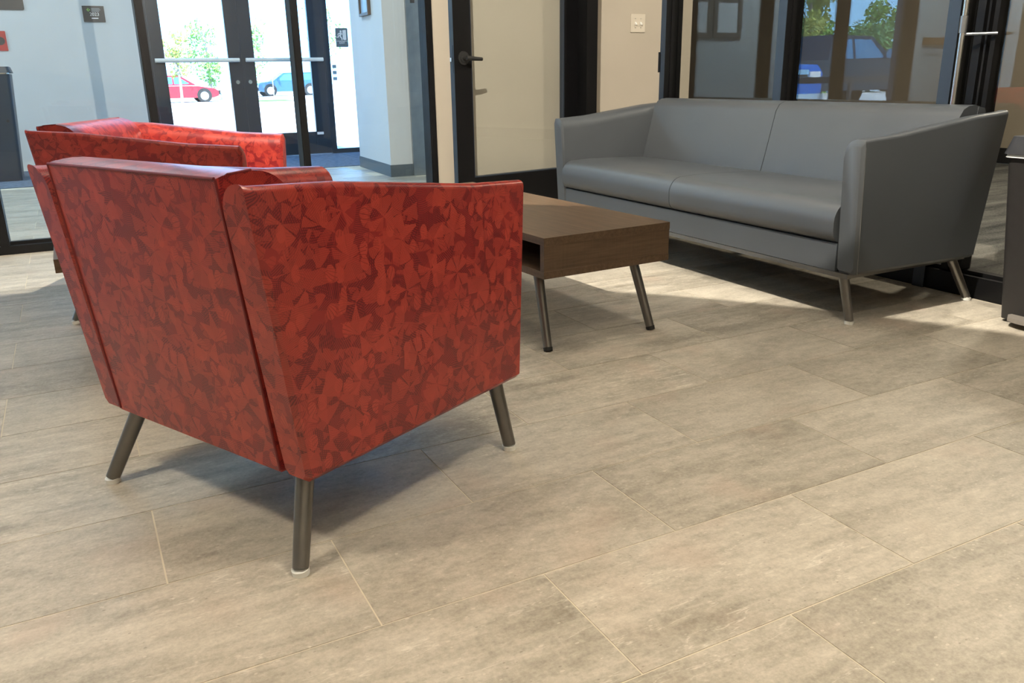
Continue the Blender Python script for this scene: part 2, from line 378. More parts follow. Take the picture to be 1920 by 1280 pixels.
struct(obj('baseboard_office', B(7.88, 7.9, -3, 10.3, 0, .14), M['under']))
struct(obj('wall_divider', B(-8, -4.0, 5.17, 5.29, 0, 3.4), M['cream']))
struct(obj('wall_entrance', B((-3.95, .88, 10.3, 10.45, -.2, 3.4)), M['white_wall']))
struct(obj('wall_entrance_left', B((-8, -6.68, 10.3, 10.45, -.2, 3.4)), M['white_wall']))
struct(obj('wall_entrance_right', B((3.32, 8.1, 10.3, 10.45, -.2, 3.4)), M['white_wall']))
# block at the right of the vestibule with its rubber base and steel door
bm = bmesh.new(); prism(bm, [(2.607, 7.42), (3.32, 7.42), (3.32, 8.54), (2.668, 8.54)], lambda u, v, w: (u, v, w), 0, 3.4)
struct(obj('wall_right', bm, M['white_wall']))
struct(obj('wall_vestibule', B(3.32, 3.45, 5.34, 10.3, 0, 3.4), M['white_wall']))
bm = B(2.599, 2.835, 7.412, 7.4195, 0, .108); prism(bm, [(2.599, 7.4196), (2.6065, 7.4196), (2.6675, 8.545), (2.660, 8.545)], lambda u, v, w: (u, v, w), 0, .108)
struct(obj('baseboard_right', bm, M['base']))
d = struct(empty('door_4', (2.84, 7.42, 0)))
obj('leaf', B(0, .46, -.018, -.001, 0, 2.15, bev=.002), M['steel'], d); obj('door_frame', B((-.02, 0, -.03, -.001, 0, 2.2), (.46, .478, -.03, -.001, 0, 2.2)), M['steel'], d)
c = tag(obj('carpet', B(3.21, 7.88, -3, 10.3, -.1, -.004), M['carpet']), 'grey striped carpet on the office floor behind the sofa', 'carpet')
mt = tag(obj('entrance_mat', B(-7.9, 3.3, 8.63, 10.23, -.0010, .006), M['mat']), 'blue grey carpet mat inside the entrance doors', 'mat')
sl = struct(obj('trim_2', B(-8.6, 3.4, 10.3, 12.2, -.2, -.03), M['concrete']))     # kerb outside the doors

# ------------------------------------------------------------------ vestibule glazing (window_1)
w1 = struct(empty('window_1', (0, YS, 0)))
posts = [.4225-.835*i for i in range(5, 0, -1)]+[.4225, 1.258, 2.10]
for x in posts:
    bm = B(x, x+.044, 0, .115, 0, 3.4, bev=.003, seg=1); box(bm, x+.006, x+.038, -.006, 0, .05, 3.4)
    obj('mullion', bm, M['black'], w1)
for a, b in zip(posts, posts[1:]):
    obj('sill', B((a+.044, b, 0, .115, 0, .045), (a+.044, b, .04, .075, .045, .062)), M['black'], w1)
    obj('head_rail', B(a+.044, b, 0, .115, 2.9, 3.4), M['black'], w1)
    obj('pane', B(a+.03, b+.014, .054, .062, .05, 2.91), M['glass'], w1)
# ------------------------------------------------------------------ office glazing (window_2)
w2 = struct(empty('window_2', (XG, 0, 0)))
mull = [4.009, 3.094, 2.20, 1.285, .37, -.545, -1.46, -2.4]
for y in mull:
    bm = B(-.055, .06, y, y+.042 if y > 4 else y+.052, 0, 3.4, bev=.003, seg=1)
    box(bm, -.02, .005, y-.004, y, .1, 3.4); box(bm, .03, .04, y-.004, y, .1, 3.4)
    mu = obj('mullion', bm, M['black'], w2)
    obj('daylit_face', B(-.058, -.0552, y, y+.042 if y > 4 else y+.052, 0, 3.4), M['frame'], mu)  # thin bluer sheet that paints daylight onto the mullion's room side
for a, b in zip(mull[1:], mull):
    obj('sill', B((-.045, .05, a+.052, b, 0, .085), (-.02, .02, a+.052, b, .085, .10)), M['black'], w2)
    obj('head_rail', B(-.045, .05, a+.052, b, 2.1, 3.4), M['black'], w2)  # built deep, out of view, to keep cove light off the office wall
    obj('pane', B(-.004, .004, a+.04, b+.01, .09, 2.11), M['glass_office'], w2)
obj('hinge', B(-.062, -.05, 4.045, 4.062, .88, .99, bev=.002), M['black'], w2)
obj('threshold', B(-.045, .05, 4.06, 5.1, -.001, .004), M['steel'], w2)
obj('head_rail', B(-.045, .05, 4.051, 5.14, 2.2, 3.4), M['black'], w2)
obj('jamb', B((.07, .155, 5.03, 5.21, 0, 3.4), (-.02, .07, 5.165, 5.21, 0, 3.4)), M['black'], w2)
# door with tall pull in the same glazing
d5 = struct(empty('door_5', (XG, 0, 0)))
for ya, yb in ((2.118, 2.150), (2.096, 2.104), (2.062, 2.080)): obj('stile', B(-.03, .03, ya, yb, .09, 2.099, bev=.002), M['black'], d5)
bm = bmesh.new(); tube(bm, [(-.10, 2.150, .45), (-.10, 2.150, 1.02)], .010); obj('pull_bar', bm, M['chrome'], d5, True)
bm = bmesh.new(); tube(bm, [(-.10, 2.150, 1.045), (-.10, 2.150, 1.75)], .010); obj('pull_bar', bm, M['chrome'], d5, True)
bm = bmesh.new(); tube(bm, [(-.10, 2.150, 1.0), (-.10, 2.150, 1.06)], .014); tube(bm, [(-.10, 2.160, .995), (-.04, 2.05, .995)], .006); tube(bm, [(-.10, 2.15, 1.7), (-.02, 2.15, 1.7)], .006); tube(bm, [(-.10, 2.15, .5), (-.02, 2.15, .5)], .006)
obj('pull_bracket', bm, M['steel'], d5, True)
# ------------------------------------------------------------------ door_1: open glazed leaf with lever
d1 = struct(empty('door_1', (2.19, 4.95, 0), math.radians(10.8)))
LW = 1.04
obj('stile', B(0, .130, 0, .045, .012, 2.14, bev=.002), M['black'], d1)
obj('stile', B(LW-.125, LW, 0, .045, .012, 2.14, bev=.002), M['black'], d1)
obj('bottom_rail', B(.130, LW-.125, .002, .043, .012, .245), M['black'], d1)
obj('top_rail', B(.130, LW-.125, .002, .043, 2.0, 2.14), M['black'], d1)
obj('bead', B((.130, .137, .003, .042, .245, 2.0), (LW-.132, LW-.125, .003, .042, .245, 2.0), (.137, LW-.132, .003, .042, .245, .252)), M['frame'], d1)
obj('pane', B(.135, LW-.13, .018, .026, .248, 2.002), M['glass'], d1)
obj('daylit_edge', B(-.0012, -.0001, .001, .044, .013, 2.139), M['frame'], d1.children[0])  # strip added in a bluer tone to paint daylight on the leaf edge
lp = obj('latch_plate', B(-.004, -.0013, .010, .034, .90, 1.06, bev=.001), M['frame'], d1)
obj('latch_bolt', B(-.012, -.0041, .015, .029, .965, .988, bev=.003), M['chrome'], lp)
bm = bmesh.new(); disc(bm, (.068, -.0005, .985), (0, -1, 0), .041, .009, 32); disc(bm, (.068, -.0095, .985), (0, -1, 0), .026, .004, 32)
ro = obj('lever_rose', bm, M['blacktip'], d1, True)
bm = bmesh.new(); tube(bm, [(.068, -.013, .985), (.068, -.045, .985)], .012); tube(bm, [(.060, -.048, .985), (.090, -.052, .983), (.13, -.053, .980), (.178, -.048, .978)], [.015, .014, .012, .0105])
obj('lever', bm, M['blacktip'], ro, True)

# ------------------------------------------------------------------ entrance doors, sidelight, far window
YD = 10.3
def leaf(name, x0, x1, s0, s1, bar0, bar1, lock):
    d = struct(empty(name, (0, YD, 0)))
    obj('stile', B(x0, x0+s0, 0, .05, .012, 2.15), M['frame'], d); obj('stile', B(x1-s1, x1, 0, .05, .012, 2.15), M['frame'], d)
    obj('bottom_rail', B(x0+s0, x1-s1, .002, .048, .012, .27), M['frame'], d); obj('top_rail', B(x0+s0, x1-s1, .002, .048, 2.02, 2.15), M['frame'], d)
    obj('pane', B(x0+s0-.005, x1-s1+.005, .02, .03, .265, 2.025), M['glass_ext'], d)
    bm = bmesh.new(); tube(bm, [(bar0, -.06, 1.10), (bar1, -.06, 1.10)], .022, 16)
    b = obj('push_bar', bm, M['white'], d, True)
    bm = bmesh.new()
    for x in (bar0+.05, bar1-.05): tube(bm, [(x, -.06, 1.10), (x, 0, 1.10)], .010)
    obj('bar_bracket', bm, M['steel'], b)
    bm = bmesh.new(); disc(bm, (lock, -.0005, .86), (0, -1, 0), .022, .012, 20); obj('lock_cylinder', bm, M['chrome'], d, True)
    return d
leaf('door_2', .95, 1.8992, .13, .145, .97, 1.865, 1.83)
dr = leaf('door_3', 1.9008, 2.86, .145, .165, 1.935, 2.83, 1.97)
obj('sticker', B(2.70, 2.78, -.002, -.0005, .235, .265), M['sign_white'], dr)
w3 = struct(empty('window_3', (0, YD, 0)))
obj('jamb', B((.88, .948, 0, .11, 0, 3.4)), M['frame'], w3); obj('jamb', B((2.862, 2.935, 0, .11, 0, 3.4)), M['frame'], w3)
obj('jamb', B((3.25, 3.32, 0, .11, 0, 3.4)), M['frame'], w3)
obj('sill', B(2.935, 3.25, 0, .11, 0, .055), M['frame'], w3); obj('head_rail', B(.948, 2.862, 0, .11, 2.16, 2.24), M['frame'], w3)
obj('head_rail', B(.948, 3.25, 0, .11, 3.2, 3.4), M['frame'], w3)
obj('pane', B(2.93, 3.255, .05, .06, .05, 3.21), M['glass_ext'], w3); obj('transom_pane', B(.945, 2.865, .05, .06, 2.235, 3.21), M['glass_ext'], w3)
for z in (.86, .93, 1.0): obj('sticker', B(2.965, 3.015, .0485, .0495, z, z+.04), M['print'], w3)
obj('threshold', B(.95, 2.86, -.06, .0, .0065, .016), M['chrome'], w3)
w4 = struct(empty('window_4', (0, YD, 0)))
ps4 = [-6.68, -4.02]
for x in ps4: obj('mullion', B(x, x+.06, 0, .11, -.2, 3.4), M['frame'], w4)
for a, b in zip(ps4, ps4[1:]):
    obj('sill', B(a+.06, b, 0, .11, -.2, .06), M['frame'], w4); obj('pane', B(a+.055, b+.005, .05, .06, .055, 3.21), M['glass_ext'], w4); obj('head_rail', B(a+.06, b, 0, .11, 3.2, 3.4), M['frame'], w4)

# ------------------------------------------------------------------ upholstered chairs and sofa
def lerp(a, b, t): return a+(b-a)*t
def arm_mesh(y_out, y_in, sgn):
    """loft of an arm section; inner top edge generously rounded, outer top edge tight"""
    th = abs(y_out-y_in); ri, ro_ = .055, .012; rb = .012
    def sec(H):
        pts = []      # (u from outer 0..th, z above arm bottom)
        pts += [(0, rb), (rb, 0)] ; pts += [(th-rb, 0), (th, rb)]
        for i in range(7): a = i/6*PI/2; pts.append((th-ri+ri*math.cos(a), H-ri+ri*math.sin(a)))
        for i in range(4): a = PI/2+i/3*PI/2; pts.append((ro_+ro_*math.cos(a), H-ro_+ro_*math.sin(a)))
        return pts
    bm = bmesh.new(); rings = []
    def xr(f): return lerp(-.305, -.376, f)
    def xf(f): return lerp(.352, .378, f)
    NS = 9
    for i in range(NS):
        s = i/(NS-1); zb = lerp(.178, .186, s); zt = lerp(.731, .640, s); Hh = zt-zb
        ins = {0: .010, 1: 0}.get(i, 0) if i < 2 else ({NS-1: .010}.get(i, 0))
        ring = []
        for u, z in sec(Hh):
            f = z/Hh; x0, x1 = xr(f), xf(f)
            t = s if 0 < i < NS-1 else s
            if i == 1: x = x0+.010
            elif i == NS-2: x = x1-.010
            else: x = lerp(x0, x1, s)
            uu = u; zz = z
            if ins:                      # shrink the end rings for a soft edge
                uu = th/2+(u-th/2)*(1-2*.008/th); zz = Hh/2+(z-Hh/2)*(1-2*.008/Hh)
            ring.append(bm.verts.new((x, y_out-sgn*uu+sgn*.009*max(0., f)*(1-s)*(1-u/th), zb+zz)))
        rings.append(ring)
    n = len(rings[0])
    for A_, B_ in zip(rings, rings[1:]):
        for k in range(n): bm.faces.new((A_[k], A_[(k+1) % n], B_[(k+1) % n], B_[k]))
    bm.faces.new(rings[0]); bm.faces.new(rings[-1][::-1])
    return bm
def softbox_profile(poly, ya, yb, r=.012):
    bm = bmesh.new(); prism(bm, poly, lambda u, v, w: (u, w, v), ya, yb); bevel(bm, r, 3, 25); return bm
def arc(cx, cz, r, a0, a1, n): return [(cx+r*math.cos(math.radians(lerp(a0, a1, i/n))), cz+r*math.sin(math.radians(lerp(a0, a1, i/n)))) for i in range(n+1)]
def upholstered(root, hw, fab, nseat, pipe, armt=.072, rail=False):
    uvd = fab is M['red']
    def add(name, bm, mat, parent=root, label=None):
        o = obj(name, bm, mat, parent, True, label)
        if uvd and mat is fab: boxuv(o.data)
        return o
    for s in (1, -1):
        a = add('arm', arm_mesh(s*hw, s*(hw-armt), s), fab)
        if not uvd:
            bm = bmesh.new(); zz = [.19+.437*i/12 for i in range(13)]
            tube(bm, [(lerp(.352, .378, (z-.186)/.454)-.013, s*(hw+.0004), z) for z in zz]+[(.35-.07*i, s*(hw-.004), lerp(.638, .727, (.03+.07*i)/.75)) for i in range(1, 1)], .0011, 6)
            obj('stitching', bm, M['stitch'], a)
    iw = hw-armt-.002
    # base box, front rail
    add('seat_base', B(-.27, .335, -iw, iw, .190, .285, bev=.008), fab)
    obj('dust_cover', B(-.28, .33, -iw, iw, .182, .1895), M['under'], root)
    add('front_rail', B(.300, .352, -iw, iw, .186, .286, bev=.010, seg=3), fab)
    # back
    bp = [(-.308, .186), (-.370, .727)]+[(-.358, .7305), (-.340, .7335), (-.320, .7350), (-.300, .7345), (-.282, .7320), (-.266, .7270), (-.252, .7195), (-.240, .7090), (-.230, .6950), (-.222, .678)]+[(-.172, .5), (-.145, .40), (-.145, .186)]
    w = 2*iw/nseat
    if nseat == 1:
        add('backrest', softbox_profile(bp, -iw, iw, .006), fab); bk = root.children[-1]
        bm = bmesh.new()
        tube(bm, [(-.3700, -iw+.004+(2*iw-.008)*i/6, .7272) for i in range(7)], .0026, 8)
        for s in (-1, 1):
            tube(bm, [(-.309, s*(iw-.002), .19), (-.3695, s*(iw-.002), .725), (-.345, s*(iw-.002), .7315), (-.30, s*(iw-.002), .7345)], .0026, 8)
        obj('piping', bm, pipe, bk, True)
    else:
        add('back_shell', softbox_profile([(-.308, .186), (-.374, .715), (-.366, .730), (-.330, .735), (-.25, .186)], -iw, iw, .006), fab)
        fp = [(-.335, .20), (-.352, .722), (-.340, .735), (-.31, .742), (-.275, .739), (-.247, .727), (-.228, .700), (-.178, .5), (-.150, .40), (-.150, .20)]
        for k in range(nseat):
            add('back_cushion', softbox_profile(fp, -iw+w*k+.002, -iw+w*(k+1)-.002, .014), fab)
    # seat cushions
    sp_ = [(-.19, .2875), (.332, .2875)]+arc(.332, .3325, .045, -90, 0, 4)[1:]+[(.378, .36)]+arc(.310, .365, .068, 0, 82, 6)+[(.20, .437), (-.05, .431), (-.19, .425)]
    for k in range(nseat):
        add('seat_cushion', softbox_profile(sp_, -iw+w*k+.002, -iw+w*(k+1)-.002, .012), fab)
    # legs with glides
    for s in (1, -1):
        for top, foot in (((.328, .186), (.326, .012)), ((-.255, .184), (-.328, .012))):
            y = s*(hw-.022); yt = s*(hw-.070)
            bm = bmesh.new(); tube(bm, [(top[0], yt, top[1]), (foot[0], y, foot[1])], [.0185, .0155], 20)
            # flat lower end
            lg = obj('leg', bm, M['gun'], root, True)
            bm = bmesh.new(); tube(bm, [(foot[0]-.001, y, .0125), (foot[0]+.0005, y, .0)], [.0168, .0160], 20)
            obj('glide', bm, M['white'], lg, True, 'white plastic foot glide')
    if rail:
        bm = bmesh.new(); box(bm, .334, .352, -(hw-.03), hw-.03, .167, .184)
        for s in (1, -1): box(bm, -.30, .33, s*(hw-.045)-.009, s*(hw-.045)+.009, .166, .180)
        bevel(bm, .004, 2); obj('base_rail', bm, M['gun'], root, True)
    return root
ch1 = upholstered(empty('armchair', (.4078, 1.8069, 0), math.radians(26.2)), .348, M['red'], 1, M['redpipe'])
tag(ch1, 'large red leaf-patterned armchair in the foreground, seen from behind', 'armchair', 'red patterned armchairs')
ch2 = bpy.data.objects.new('armchair', None); link(ch2); ch2.location = (.356, 3.625, 0); ch2.rotation_euler = (0, 0, math.radians(-26.0))
for chd in list(ch1.children):
    q = chd.copy(); link(q, ch2)
    for g in chd.children: link(g.copy(), q)
tag(ch2, 'red leaf-patterned armchair farther back, behind the foreground one by the glass wall', 'armchair', 'red patterned armchairs')
sofa = upholstered(empty('sofa', (2.72, 2.978, 0), PI), 1.02, M['grey'], 2, M['stitch'], .086, True)
tag(sofa, 'slate grey vinyl two-cushion sofa on metal legs against the office glass', 'sofa')

# ------------------------------------------------------------------ tables
def leg_pair(root, pts, r0, r1, tipmat):
    for top, foot in pts:
        d = (Vector(foot)-Vector(top)); e1 = Vector(top)+d*(1-.012/abs(d.z))
        bm = bmesh.new(); tube(bm, [top, e1], [r0, r1], 20); lg = obj('leg', bm, M['gun'], root, True)
        bm = bmesh.new(); tube(bm, [e1, foot], [r1*1.06, r1], 20); obj('leg_tip', bm, tipmat, lg, True, 'black leg tip')
ang = math.radians(90+3.2)
ct = empty('coffee_table', (1.267, 2.223, 0), ang)              # local x along the length, local y to the left
def ctb(name, *a, mat='wood', bev=.0012): return obj(name, B(*a, bev=bev, seg=1), M[mat], ct)
LT, WT = 1.425, .514
ctb('top', 0, LT, -WT, 0, .366, .390); ctb('bottom_board', 0, LT, -WT, 0, .258, .281)
ctb('end_panel', .0008, .024, -WT+.001, -.001, .2812, .3658, mat='woodx'); ctb('end_panel', LT-.024, LT-.0008, -WT+.001, -.001, .2812, .3658)
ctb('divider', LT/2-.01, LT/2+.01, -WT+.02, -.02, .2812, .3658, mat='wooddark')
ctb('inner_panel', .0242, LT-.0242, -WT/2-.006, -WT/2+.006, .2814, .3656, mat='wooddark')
leg_pair(ct, [((.14, -.065, .258), (.042, -.042, 0)), ((.14, -.463, .258), (.042, -.482, 0)), ((LT-.14, -.065, .258), (LT-.042, -.042, 0)), ((LT-.14, -.463, .258), (LT-.042, -.482, 0))], .0175, .0150, M['blacktip'])
tag(ct, 'low walnut coffee table with open shelf on splayed metal legs', 'coffee table')
st = empty('side_table', (-.092, 2.655, 0))
obj('top', B(0, .45, 0, .42, .36, .40, bev=.0015, seg=1), M['wood'], st)
leg_pair(st, [((x, y, .36), (x2, y2, 0)) for x, y, x2, y2 in ((.20, .14, .17, .11), (.38, .14, .41, .11), (.20, .33, .17, .36), (.38, .33, .41, .36))], .016, .013, M['blacktip'])
tag(st, 'small dark wood side table between the two red armchairs', 'side table')

# ------------------------------------------------------------------ bins
def bin_body(bm, b, t, z0, z1, r, rows=4):
    rings = []
    for i in range(rows):
        f = i/(rows-1); x0, x1, y0, y1 = (lerp(b[k], t[k], f) for k in range(4)); ring = []
        for cx, cyy, a0 in ((x1-r, y1-r, 0), (x0+r, y1-r, 90), (x0+r, y0+r, 180), (x1-r, y0+r, 270)):
            for k in range(5):
                a = math.radians(a0+k*22.5); ring.append(bm.verts.new((cx+r*math.cos(a), cyy+r*math.sin(a), lerp(z0, z1, f))))
        rings.append(ring)
    n = len(rings[0])
    for A_, B_ in zip(rings, rings[1:]):
        for k in range(n): bm.faces.new((A_[k], A_[(k+1) % n], B_[(k+1) % n], B_[k]))
    bm.faces.new(rings[0][::-1]); bm.faces.new(rings[-1])
tb = empty('trash_can', (2.89, 1.744, 0))
bm = bmesh.new(); bin_body(bm, (0, .18, -.40, 0), (-.10, .185, -.41, .005), .012, .585, .022); bevel(bm, .008, 2, 60); obj('body', bm, M['bin'], tb, True)
bm = bmesh.new(); bin_body(bm, (.01, .17, -.38, -.01), (.01, .17, -.38, -.01), 0, .012, .02, 2); obj('foot', bm, M['blacktip'], tb)
bm = bmesh.new(); bin_body(bm, (-.118, .188, -.418, .015), (-.10, .185, -.41, .003), .598, .655, .03, 3); bevel(bm, .008, 2, 50); obj('lid', bm, M['binlid'], tb, True)
bm = bmesh.new(); bin_body(bm, (-.112, .185, -.415, .010), (-.108, .185, -.412, .006), .587, .597, .025, 2); obj('bag_edge', bm, M['white'], tb, True, 'white bin liner edge')
bm = bmesh.new(); prism(bm, [(-.0, -.05), (-.02, -.045), (-.055, -.065), (-.065, -.10), (-.065, -.24), (-.055, -.275), (-.02, -.295), (0, -.29)], lambda u, v, w: (u, v, w), .022, .036); bevel(bm, .003, 2); obj('pedal', bm, M['pedal'], tb, True, 'taupe foot pedal')
tag(tb, 'charcoal plastic step-on trash can beside the sofa', 'trash can')
vb = empty('trash_can', (-.40, 9.45, .006))
bm = bmesh.new(); bin_body(bm, (-.45, -.045, -.22, .22), (-.50, .015, -.24, .24), 0, .965, .03); obj('body', bm, M['navybin'], vb, True)
bm = bmesh.new(); bin_body(bm, (-.515, .028, -.25, .25), (-.50, .012, -.24, .24), .975, 1.03, .03, 3); bevel(bm, .008, 2, 50); obj('lid', bm, M['navybin'], vb, True)
bm = bmesh.new(); bin_body(bm, (-.49, .008, -.23, .23), (-.49, .008, -.23, .23), .9655, .9745, .03, 2); obj('lid_gap', bm, M['chrome'], vb, True)
bm = bmesh.new(); disc(bm, (-.072, -.233, .55), (0, -1, 0), .012, .006, 16); obj('lock', bm, M['blacktip'], vb)
tag(vb, 'tall navy metal bin in the vestibule behind the glass', 'bin')

# ------------------------------------------------------------------ switch, signs, pictures
lsw = empty('light_switch', (3.757, 5.2149, 1.22))
obj('plate', B(-.062, .062, -.006, 0, -.061, .061, bev=.003), M['switch'], lsw)
for x in (-.023, .023):
    bm = bmesh.new(); prism(bm, [(-.0062, -.008), (-.0062, .008), (-.02, .013), (-.022, .006)], lambda u, v, w: (w, u, -v), x-.005, x+.005); obj('toggle', bm, M['white'], lsw)
    for z in (-.03, .03):
        bm = bmesh.new(); disc(bm, (x, -.0062, z), (0, -1, 0), .003, .001, 10); obj('screw', bm, M['steel'], lsw)
tag(lsw, 'ivory double light switch on the cream wall left of the office glass', 'light switch')
RX = Matrix.Rotation(PI/2, 4, 'X')
def plate(root, w, h, th, mat, r=.012):
    bm = bmesh.new(); poly = []
    for cx, cz, a0 in ((w/2-r, h/2-r, 0), (-w/2+r, h/2-r, 90), (-w/2+r, -h/2+r, 180), (w/2-r, -h/2+r, 270)):
        for k in range(5): a = math.radians(a0+22.5*k); poly.append((cx+r*math.cos(a), cz+r*math.sin(a)))
    prism(bm, poly, lambda u, v, w_: (u, w_, v), -th, 0); return obj('plate', bm, mat, root)
def flat(name, root, polys, y, mat, th=.0008, label=None):
    bm = bmesh.new()
    for p in polys: prism(bm, p, lambda u, v, w_: (u, w_, v), y-th, y)
    return obj(name, bm, mat, root, False, label)
def rect(x0, x1, z0, z1): return [(x0, z0), (x1, z0), (x1, z1), (x0, z1)]
# plaque
aw = empty('award_plaque', (.4415, 10.2995, 1.569))
plate(aw, .207, .158, .012, M['dark_sign'], .003)
flat('emblem', aw, [[(-.066, .040), (-.048, .058), (-.041, .051), (-.052, .040), (-.041, .029), (-.048, .022)], [(-.044, .040), (-.036, .048), (-.027, .040), (-.036, .032)]], -.0122, M['green'], .0008, 'green diamond emblem')
flat('text_line', aw, [rect(-.018, .062, .050, .055), rect(-.018, .068, .037, .043), rect(-.018, .055, .024, .029)], -.0122, M['sign_grey'])
text_mesh('lettering', '2023', .046, M['sign_white'], aw, Matrix.Translation((.005, -.0128, -.004)) @ RX)
flat('text_line', aw, [rect(-.027, .037, -.047, -.038)], -.0122, M['sign_white'])
tag(aw, 'brown wall plaque reading 2023 with a green emblem on the vestibule wall', 'plaque')
# exit sign
ex = empty('exit_sign', (3.108, 10.345, 1.349))
plate(ex, .150, .215, .006, M['slate_sign'], .010)
flat('pictogram', ex, [[(.012, .082), (.055, .088), (.055, -.025), (.030, -.03), (.012, -.02)],          # open door
    [(-.010+.012*math.cos(a*PI/5), .070+.012*math.sin(a*PI/5)) for a in range(10)],                         # head
    [(-.020, .056), (-.002, .060), (.004, .048), (-.012, .014), (-.030, .020)],                             # torso
    [(-.020, .056), (-.045, .046), (-.052, .024), (-.044, .022), (-.038, .038), (-.022, .044)],             # rear arm
    [(-.002, .052), (.012, .040), (.030, .046), (.030, .037), (.012, .030), (-.006, .040)],                 # front arm
    [(-.028, .020), (-.040, .000), (-.066, .000), (-.066, .010), (-.046, .011), (-.034, .030)],             # rear leg
    [(-.024, .018), (-.010, .014), (.004, -.004), (.006, -.030), (-.004, -.030), (-.007, -.008), (-.022, .004)]], -.0062, M['sign_white'])
flat('rule', ex, [rect(-.068, .068, -.042, -.038)], -.0062, M['sign_white'])
text_mesh('lettering', 'EXIT', .034, M['sign_white'], ex, Matrix.Translation((0, -.0068, -.060)) @ RX)
tag(ex, 'slate exit sign with running figure on the glass beside the doors', 'sign')
rs = empty('fire_sign', (-.505, 10.2995, 1.30)); plate(rs, .21, .19, .008, M['red_sign'], .004)
flat('roundel', rs, [[(.05+.04*math.cos(a*PI/8), .0+.04*math.sin(a*PI/8)) for a in range(16)]], -.0082, M['dark_sign'])
tag(rs, 'red square sign on the vestibule wall at the left edge', 'sign')
ds = empty('wall_sign', (-.335, 10.2995, 1.73)); plate(ds, .29, .27, .008, M['dark_sign'], .018)
tag(ds, 'dark rounded sign above the red sign on the vestibule wall', 'sign')
ms = empty('door_sign', (2.888, 7.4015, 1.56)); plate(ms, .040, .11, .004, M['dark_sign'], .003)
flat('mark', ms, [rect(-.004, .012, -.030, -.024), rect(.002, .012, -.015, -.008)], -.0042, M['sign_white'])
tag(ms, 'small dark sign with white mark on the steel door', 'sign')
pf = empty('picture_frame', (2.6345, 7.93, 1.68), math.radians(-3.1))
obj('frame', B((-.03, 0, -.16, .16, -.25, -.225), (-.03, 0, -.16, .16, .225, .25), (-.03, 0, -.16, -.135, -.225, .225), (-.03, 0, .135, .16, -.225, .225)), M['oak'], pf)
obj('print', B(-.012, -.002, -.135, .135, -.225, .225), M['print'], pf)
tag(pf, 'brown framed picture on the blue-lit vestibule wall', 'picture')
for i, (x, lab) in enumerate(((-2.78, 'pale framed notice on the vestibule wall mirrored in the office glass, right one'), (-2.20, 'pale framed notice on the vestibule wall mirrored in the office glass, left one'))):
    nb = empty('notice_frame', (x, 10.2995, 1.66))
    obj('frame', B((-.27, .27, -.03, 0, -.30, -.22), (-.27, .27, -.03, 0, .22, .30), (-.27, -.2, -.03, 0, -.22, .22), (.2, .27, -.03, 0, -.22, .22)), M['pedal'], nb)
    obj('print', B(-.2, .2, -.012, -.002, -.22, .22), M['sign_white'], nb); tag(nb, lab, 'picture')

hs = empty('wall_sign', (-6.90, 10.2995, 1.93)); plate(hs, .20, .36, .008, M['dark_sign'], .015)
flat('pictogram', hs, [[(.0+.022*math.cos(a*PI/6), .11+.022*math.sin(a*PI/6)) for a in range(12)], rect(-.035, .035, .02, .08), rect(-.026, -.004, -.07, .02), rect(.004, .026, -.07, .02)], -.0082, M['sign_white'])
tag(hs, 'dark washroom sign with white figure mirrored at upper right of the office glass', 'sign')
wrl = empty('wall_rail', (-7.62, 10.2995, 1.33)); obj('board', B(-.38, .38, -.03, 0, -.06, .06, bev=.004), M['oakr'], wrl)
bm = bmesh.new(); tube(bm, [(-.38, -.07, -.12), (.42, -.07, -.12)], .012); obj('bar', bm, M['steel'], wrl, True)
tag(wrl, 'orange brown wooden wall board with bar, mirrored right in the office glass', 'rail')

